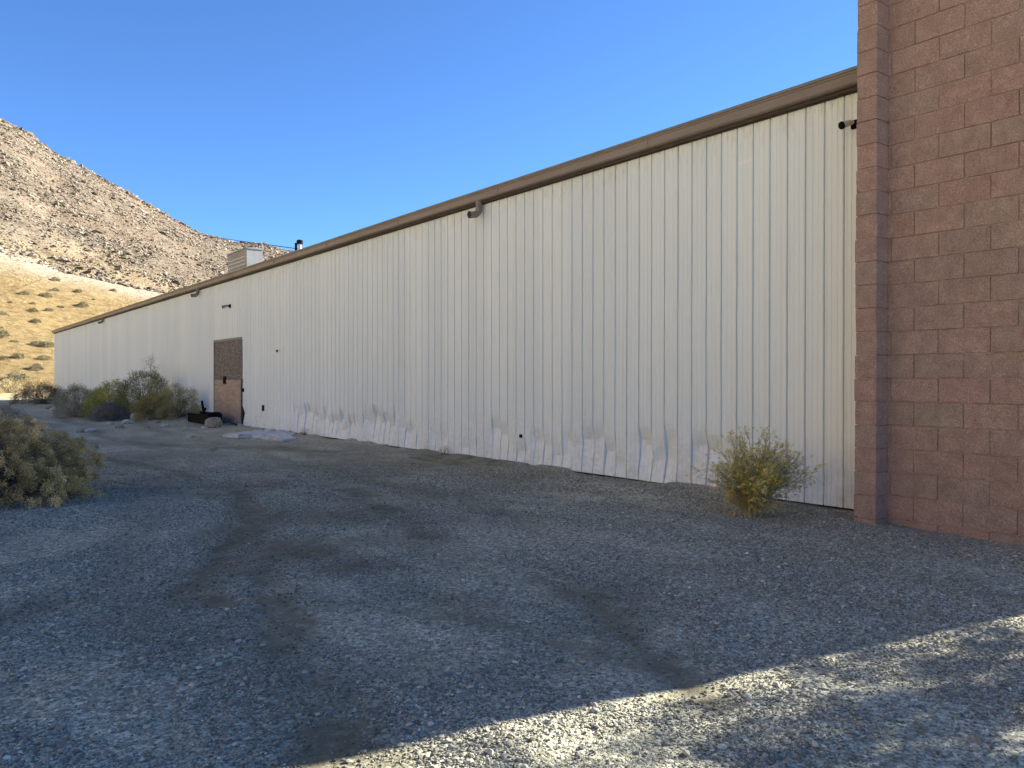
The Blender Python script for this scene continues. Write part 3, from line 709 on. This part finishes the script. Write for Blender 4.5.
# rooftop cooler: stands on the roof set back from the eave
def roof_z(x): return 4.262 + (x - (WX - .10)) / (xm - WX + .10) * (5.05 - 4.262)
def proj(x, y, z):
    d = x * ST + y * CT; return 512 + F * (x * CT - y * ST) / d, HOR - F * (z - EYE) / d
XC = WX + 3.0
def y_at(px, X): 
    k = (px - 512) / F; return X * (CT - k * ST) / (k * CT + ST)
yc1, yc0 = y_at(228, XC), y_at(247, XC)
zt = EYE + (HOR - 248.5) * (XC * ST + yc0 * CT) / F
cl = empty('rooftop_cooler', (XC + .8, (yc0 + yc1) / 2, roof_z(XC))); tag(cl, 'grey box shaped cooler standing on the warehouse roof', 'air cooler')
CLo = np.array(cl.location)
def crel(mb):
    for v in mb.v: v -= CLo
    return mb
xw = XC + .62
mb = MB(); mb.box(XC, xw, yc0, yc1, roof_z(XC) + .02, zt); mb.box(XC - .03, xw + .03, yc0 - .03, yc1 + .03, zt, zt + .05); crel(mb).build('cabinet', M_GREY, cl)
mb = MB()
nl = 9
for k in range(nl):
    z = roof_z(XC) + .35 + (zt - roof_z(XC) - .5) * k / nl; mb.box(XC - .018, XC - .002, yc0 + .15, yc1 - .15, z, z + .035)
crel(mb).build('louvre', M_GALV, cl)
mb = MB(); mb.box(XC + .1, xw - .1, yc0 - .9, yc0 - .032, roof_z(XC), zt - .75); crel(mb).build('duct', M_GREYD, cl)
# service mast
XM = WX + 1.2; ym = y_at(300, XM); zt_ = EYE + (HOR - 240) * (XM * ST + ym * CT) / F
ma = empty('vent_pipe', (XM, ym, roof_z(XM))); tag(ma, 'short dark vent pipe with cap on the roof edge under the wire', 'pipe')
hh = zt_ - roof_z(XM)
mb = MB(); mb.tube([(0, 0, 0), (0, 0, hh - .06)], .05, n=12); mb.build('pipe', M_GALV, ma)
mb = MB(); mb.tube([(0, 0, hh - .12), (0, 0, hh - .02), (0, 0, hh)], [.085, .085, .05], n=12); mb.tube([(-.07, .09, 0), (-.07, .09, hh - .08)], .035, n=8); mb.build('cap', M_BLACK, ma)
# overhead wire
A = Vector((XM, ym, zt_ - .25))
ph = TH + math.atan((172 - 512) / F); ra = np.linspace(175, 325, 600); Xh, Yh, Zh, _, _ = hill_full(np.full(600, ph), ra); kk = int(np.argmin(np.abs(HOR - F * (Zh - EYE) / (ra * math.cos(ph - TH)) - 229))); Bp = Vector((Xh[kk], Yh[kk], Zh[kk] + .5))
mb = MB(); pts = []
for k in range(41):
    t = k / 40; p = A.lerp(Bp, t); p.z -= 4 * .35 * t * (1 - t); pts.append(tuple(p))
mb.tube(pts, [.014 + .03 * (k / 40) for k in range(41)], n=6); o = mb.build('overhead_wire', M_WIRE); tag(o, 'thin dark wire running from the roof pipe toward the hill', 'wire')

# ---------------------------------------------------------------- block building
bb = empty('block_building', (6.93, 2.3, 0)); tag(bb, 'tall reddish brown split face block building at the right', 'building')
BO = np.array([6.93, 2.3, 0])
def brel(mb):
    for v in mb.v: v -= BO
    return mb
BH = 6.4; CH = .207; BL = .403; z_ref = 3.375; FX = 6.93; YE = 1.228; YP0, YP1 = 3.44, 3.635
def rough_block(mb, o, u, v, nrm, lu, lv, col, seed, amp=.007, step=.028):
    """front of one block: a bevelled bulging grid plus its edges going back to the mortar"""
    nu = max(4, int(lu / step)); nv = max(4, int(lv / step))
    a = np.linspace(0, 1, nu + 1); b = np.linspace(0, 1, nv + 1); a = np.sort(np.append(a, [.003 / lu, 1 - .003 / lu])); b = np.sort(np.append(b, [.003 / lv, 1 - .003 / lv])); nu += 2; nv += 2; A_, B_ = np.meshgrid(a, b, indexing='ij')
    h = (fbm(A_ * lu * 9 + seed * 3.7, B_ * lv * 9 + seed * 1.3, seed % 50, 3) - .5) * amp * 1.6
    edge = np.minimum(np.minimum(A_, 1 - A_) * lu, np.minimum(B_, 1 - B_) * lv)
    h = np.maximum(h, -.006); h = np.where(edge < 1e-6, -.010, h)
    jit = (fbm(A_ * 6 + seed, B_ * 6, 7) - .5) * .004
    P = o[None, None] + u * (A_ * lu + jit)[..., None] + v * (B_ * lv + jit)[..., None] + nrm * h[..., None]
    mb.add(P.reshape(-1, 3), grid_faces(nu + 1, nv + 1), col)
BPAL = [(.40, .275, .225), (.39, .270, .222), (.41, .280, .23), (.38, .268, .222), (.385, .278, .226), (.41, .272, .222)]
rb = np.random.default_rng(40)
kmin = int(math.floor((-.1 - z_ref) / CH)); kmax = int((BH - z_ref) / CH)
mj = .0028
mw = MB(); mp = MB(); msd = MB()
def bcol():
    c = np.array(BPAL[rb.integers(0, len(BPAL))]) * 1.08 * (.96 + .08 * rb.random())
    if rb.random() < .06: c = c * np.array([.95, 1.0, .98])
    return c
yj = y_at(914, FX)
sd = 1
for k in range(kmin, kmax + 1):
    z0 = z_ref + k * CH; off = 0 if k % 2 == 0 else BL / 2
    # joints at yj + off + n*BL
    js = [yj + off + n * BL for n in range(-8, 3)]; js = [j for j in js if YE + .03 < j < YP0 - .03]
    js = [YE] + js + [YP0 + .01]
    for a, b in zip(js[:-1], js[1:]):
        sd += 1; rough_block(mw, np.array([FX + .002 * rb.normal(), a + mj, z0 + mj]), np.array([0, 1., 0]), np.array([0, 0, 1.]), np.array([-1., 0, 0]), b - a - 2 * mj, CH - 2 * mj, bcol(), sd)
    # pier: front and return, all blocks a touch out of line
    c = bcol(); dx = .003 * rb.normal(); dy = .004 * rb.normal() ; dy += -.012 if z0 > 2.75 else 0
    sd += 1; rough_block(mp, np.array([6.73 + dx, YP0 + mj * 0, z0 + mj]), np.array([0, 1., 0]), np.array([0, 0, 1.]), np.array([-1., 0, 0]), YP1 - YP0 + dy, CH - 2 * mj, c, sd, .004)
    sd += 1; rough_block(mp, np.array([FX + .0, YP0, z0 + mj]), np.array([-1., 0, 0]), np.array([0, 0, 1.]), np.array([0, -1., 0]), FX - 6.73 - dx, CH - 2 * mj, c * .98, sd, .004)
    sd += 1; rough_block(mp, np.array([6.73 + dx, YP1 + dy, z0 + mj]), np.array([1., 0, 0]), np.array([0, 0, 1.]), np.array([0, 1., 0]), .6, CH - 2 * mj, c * .98, sd, .004)
    # the end wall round the corner (outside the photo)
    for n in range(0, 20):
        a = FX + (n * BL if k % 2 == 0 else (n - .5) * BL); a0 = max(a, FX)
        sd += 1
        if n < 19: rough_block(msd, np.array([a0 + mj, YE, z0 + mj]), np.array([1., 0, 0]), np.array([0, 0, 1.]), np.array([0, -1., 0]), a + BL - a0 - 2 * mj, CH - 2 * mj, bcol(), sd, .005, .1)
brel(mw).build('front_wall', M_BLOCK, bb, cols=True); brel(mp).build('corner_pier', M_BLOCK, bb, cols=True); brel(msd).build('side_wall', M_BLOCK, bb, cols=True)
mb = MB(); mb.box(FX + .0105, FX + .2, YE + .0105, YP0 - .0, -.3, BH); mb.box(6.7405, FX + .19, YP0 + .0105, YP1 - .018, -.3, BH - .002); mb.box(FX + .21, FX + 7.5, YE + .007, YP1 - .03, -.3, BH - .004)
brel(mb).build('mortar', M_MORTAR, bb)
mb = MB(); mb.box(FX - .03, FX + 7.6, YE - .04, YP1 + .02, BH + .002, BH + .09); mb.box(6.69, FX - .032, YP0 - .04, YP1 + .02, BH + .002, BH + .09); brel(mb).build('coping', M_CONC, bb)

# ---------------------------------------------------------------- debris by the door
def rock_obj(name, label, px, py, wpx, hpx, seed, mat_, cat='rock', group=None, flat=1):
    x, y = gp(px, py); d = EYE * F / (py - HOR); w = wpx * d / F; h = hpx * d / F
    r = np.random.default_rng(seed)
    import bmesh
    bm = bmesh.new(); bmesh.ops.create_icosphere(bm, subdivisions=3, radius=.5)
    for v in bm.verts:
        c = v.co.normalized(); nn = fbm(np.array([c.x * 1.6 + seed]), np.array([c.y * 1.6 + c.z * 1.1]), seed, 3)[0]
        v.co = c * (.5 * (.62 + .75 * nn)); 
        q = Vector((round(v.co.x * 5) / 5, round(v.co.y * 5) / 5, round(v.co.z * 5) / 5)); v.co = v.co.lerp(q, .35)
        v.co.x *= w * 1.1; v.co.y *= w; v.co.z *= h * 1.5
        v.co.z += h * .35
    me = bpy.data.meshes.new(name); bm.to_mesh(me); bm.free()
    o = link(name, me, mat_); o.location = (x, y, ground_h(x, y)); o.rotation_euler.z = r.random() * 6; tag(o, label, cat, group); return o
M_BEIGE = m_simple('beige_rock', (.24, .20, .15), (.40, .35, .28), 8, .95, 25, .02)
rock_obj('rock', 'big beige rock lying left of the boarded door foot', 214, 428, 15, 10, 3, M_BEIGE)
rock_obj('rock', 'small tan rock alone on the gravel before the pale slab', 213, 450, 7, 4, 4, M_BEIGE)
for i, (px, py, w, h) in enumerate([(150, 422, 8, 4), (157, 424, 6, 3), (171, 414, 10, 5), (178, 411, 14, 5), (186, 413, 8, 4), (190, 437, 8, 3), (90, 431, 10, 3), (80, 432, 7, 2.5), (128, 424, 10, 4), (138, 421, 14, 6), (120, 428, 8, 3), (165, 427, 8, 3), (196, 421, 9, 4), (200, 418, 12, 4), (184, 430, 6, 2), (55, 411, 8, 3), (48, 409, 6, 3), (68, 414, 7, 3), (240, 427, 5, 2), (290, 434, 5, 2), (125, 419, 8, 4), (110, 425, 6, 3), (146, 428, 5, 2), (204, 430, 6, 3)]):
    rock_obj('rubble_chunk', 'pale broken rubble chunk in the debris between the bushes and the door', px, py, w, h, 10 + i, M_WHITEROCK if i % 3 != 1 else M_BEIGE, 'rubble', 'rubble chunks near the door')
# pale broken slab before the door
def slab():
    out = [(222, 437.0), (236, 435.2), (250, 433.3), (268, 432.2), (282, 432.4), (296, 435.5), (290, 437.0), (294, 440.6), (281, 441.8), (270, 440.6), (262, 438.8), (250, 437.6), (238, 438.2)]
    pts = [gp(*p) for p in out]; c = np.mean(pts, 0)
    pts2 = []
    r = np.random.default_rng(2)
    for i in range(len(pts)):
        a = np.array(pts[i]); b = np.array(pts[(i + 1) % len(pts)])
        for t in np.linspace(0, 1, 5)[:-1]: pts2.append(a + (b - a) * t + r.normal(size=2) * .035)
    n = len(pts2); V = []; 
    for s, z in ((1.0, -.02), (1.0, .035), (.93, .05), (.6, .052)):
        for p in pts2: q = c + (p - c) * s; V.append((q[0], q[1], ground_h(q[0], q[1]) * .0 + z + .012 * r.normal() * (s < 1)))
    V.append((c[0], c[1], .052)); Fc = [(k * n + i, k * n + (i + 1) % n, (k + 1) * n + (i + 1) % n, (k + 1) * n + i) for k in range(3) for i in range(n)]
    mb = MB(); mb.add(V, Fc); mb.add([V[3 * n + i] for i in range(n)] + [V[-1]], [(i, (i + 1) % n, n) for i in range(n)])
    for v in mb.v: v -= np.array([c[0], c[1], 0])
    o = mb.build('concrete_slab', M_SLAB); o.location = (c[0], c[1], ground_h(c[0], c[1]) + .02); tag(o, 'thin pale broken slab lying on the gravel before the boarded door', 'slab')
slab()
# black trough-like debris
y0 = y_at(214.5, WX - .55); y1 = y_at(194, WX - .55)
t = empty('black_debris', (WX - .55, (y0 + y1) / 2, .05)); tag(t, 'low black debris piece lying against the wall left of the door', 'debris')
L = (y1 - y0) / 2
mb = MB(); mb.box(-.18, .2, -L, L, 0, .06); mb.box(-.18, -.14, -L, L, .06, .26); mb.box(.16, .2, -L, L, .06, .30); mb.box(-.139, .159, -L, -L + .05, .06, .34); mb.box(-.139, .159, L - .05, L, .06, .22); mb.build('tray', M_BLACK, t)
mb = MB(); mb.tube([(0, .0, .06), (.0, .05, .35), (0, .2, .62)], [.05, .04, .03], n=8); mb.tube([(0, .03, .3), (0, -.15, .42)], .03, n=8); mb.build('stalk', M_BLACK, t)

# ---------------------------------------------------------------- tree beyond the building end: throws the dappled shade
def shade_tree():
    r = np.random.default_rng(99)
    base = np.array([10.3, -.62]); t = empty('tree', (base[0], base[1], 0)); tag(t, 'small open crowned tree beyond the block building corner', 'tree')
    mt = MB(); segs = []
    def grow(P, D, L, rad, lvl):
        pts = [P]; rr_ = [rad]; Dc = D
        for k in range(4):
            Dc = unit(Dc + r.normal(size=3) * .16 + np.array([0, 0, .04])); P = P + Dc * L / 4; pts.append(P); rr_.append(rad * (1 - .13 * (k + 1)))
        mt.tube([tuple(p) for p in pts], rr_, n=6 if lvl < 3 else 4, col=(.12, .09, .07), cap=False)
        if lvl >= 5: segs.append((pts[2], pts[4])); return
        if lvl >= 3: segs.append((pts[1], pts[4]))
        for i in range(4 if lvl < 5 else 4):
            q = pts[r.integers(2, 5)]; Dn = unit(Dc + r.normal(size=3) * .85 + np.array([0, 0, .02])); grow(q, Dn, L * (.62 + .2 * r.random()), rad * .55, lvl + 1)
    grow(np.array([0, 0, -.1]), np.array([.05, .05, 1.]), 2.3, .13, 0)
    mt.build('trunk', M_TWIG, t, cols=True)
    A = np.array([s[0] for s in segs]); B = np.array([s[1] for s in segs]); n = len(A); q = 15
    S = np.repeat(A, q, 0) + np.repeat(B - A, q, 0) * r.random((n * q, 1)) + r.normal(size=(n * q, 3)) * .05
    ml = MB(); blades(ml, S, unit(r.normal(size=(n * q, 3))), (.10 + .05 * r.random(n * q)), .040, pick(r, [(.07, .09, .04), (.09, .11, .05)], n * q), r); ml.build('crown', M_LEAF, t, cols=True)
    return t, n
tr, nseg = shade_tree(); tr.scale = (.78, .78, .78)
print('tree segs', nseg)

# ---------------------------------------------------------------- camera, sky, sun
cam = bpy.data.cameras.new('camera'); co = bpy.data.objects.new('camera', cam); COL.objects.link(co); sc.camera = co
cam.sensor_width = 36; cam.lens = 36 * F / 1024; cam.clip_end = 12000; cam.clip_start = .05
pitch = math.atan((384 - HOR) / F)
co.location = (0, 0, EYE); co.rotation_euler = (math.pi / 2 - pitch, 0, -TH)
w = bpy.data.worlds.new('World'); sc.world = w; w.use_nodes = True
nt = w.node_tree; bg = nt.nodes['Background']; sk = nt.nodes.new('ShaderNodeTexSky'); sk.sky_type = 'NISHITA'; sk.sun_disc = False
sk.sun_elevation = SUN_EL
az = math.atan2(SUN_AZ[0], SUN_AZ[1]); sk.sun_rotation = az
sk.altitude = 2500; sk.air_density = 1.0; sk.dust_density = 0; sk.ozone_density = 8.5
nt.links.new(sk.outputs[0], bg.inputs['Color']); bg.inputs['Strength'].default_value = .070
s = bpy.data.lights.new('sun', 'SUN'); s.energy = 5.0; s.angle = math.radians(.53); s.color = (1, .95, .82)
so = bpy.data.objects.new('sun', s); COL.objects.link(so)
dvec = Vector((SUN_AZ[0], SUN_AZ[1], 0)).normalized() * math.cos(SUN_EL) + Vector((0, 0, math.sin(SUN_EL)))
so.rotation_euler = dvec.to_track_quat('Z', 'Y').to_euler(); so.location = (20, -5, 15)
sc.view_settings.view_transform = 'Standard'; sc.view_settings.look = 'None'; sc.view_settings.exposure = 1.98; sc.view_settings.gamma = 1
sc.view_settings.use_curve_mapping = False
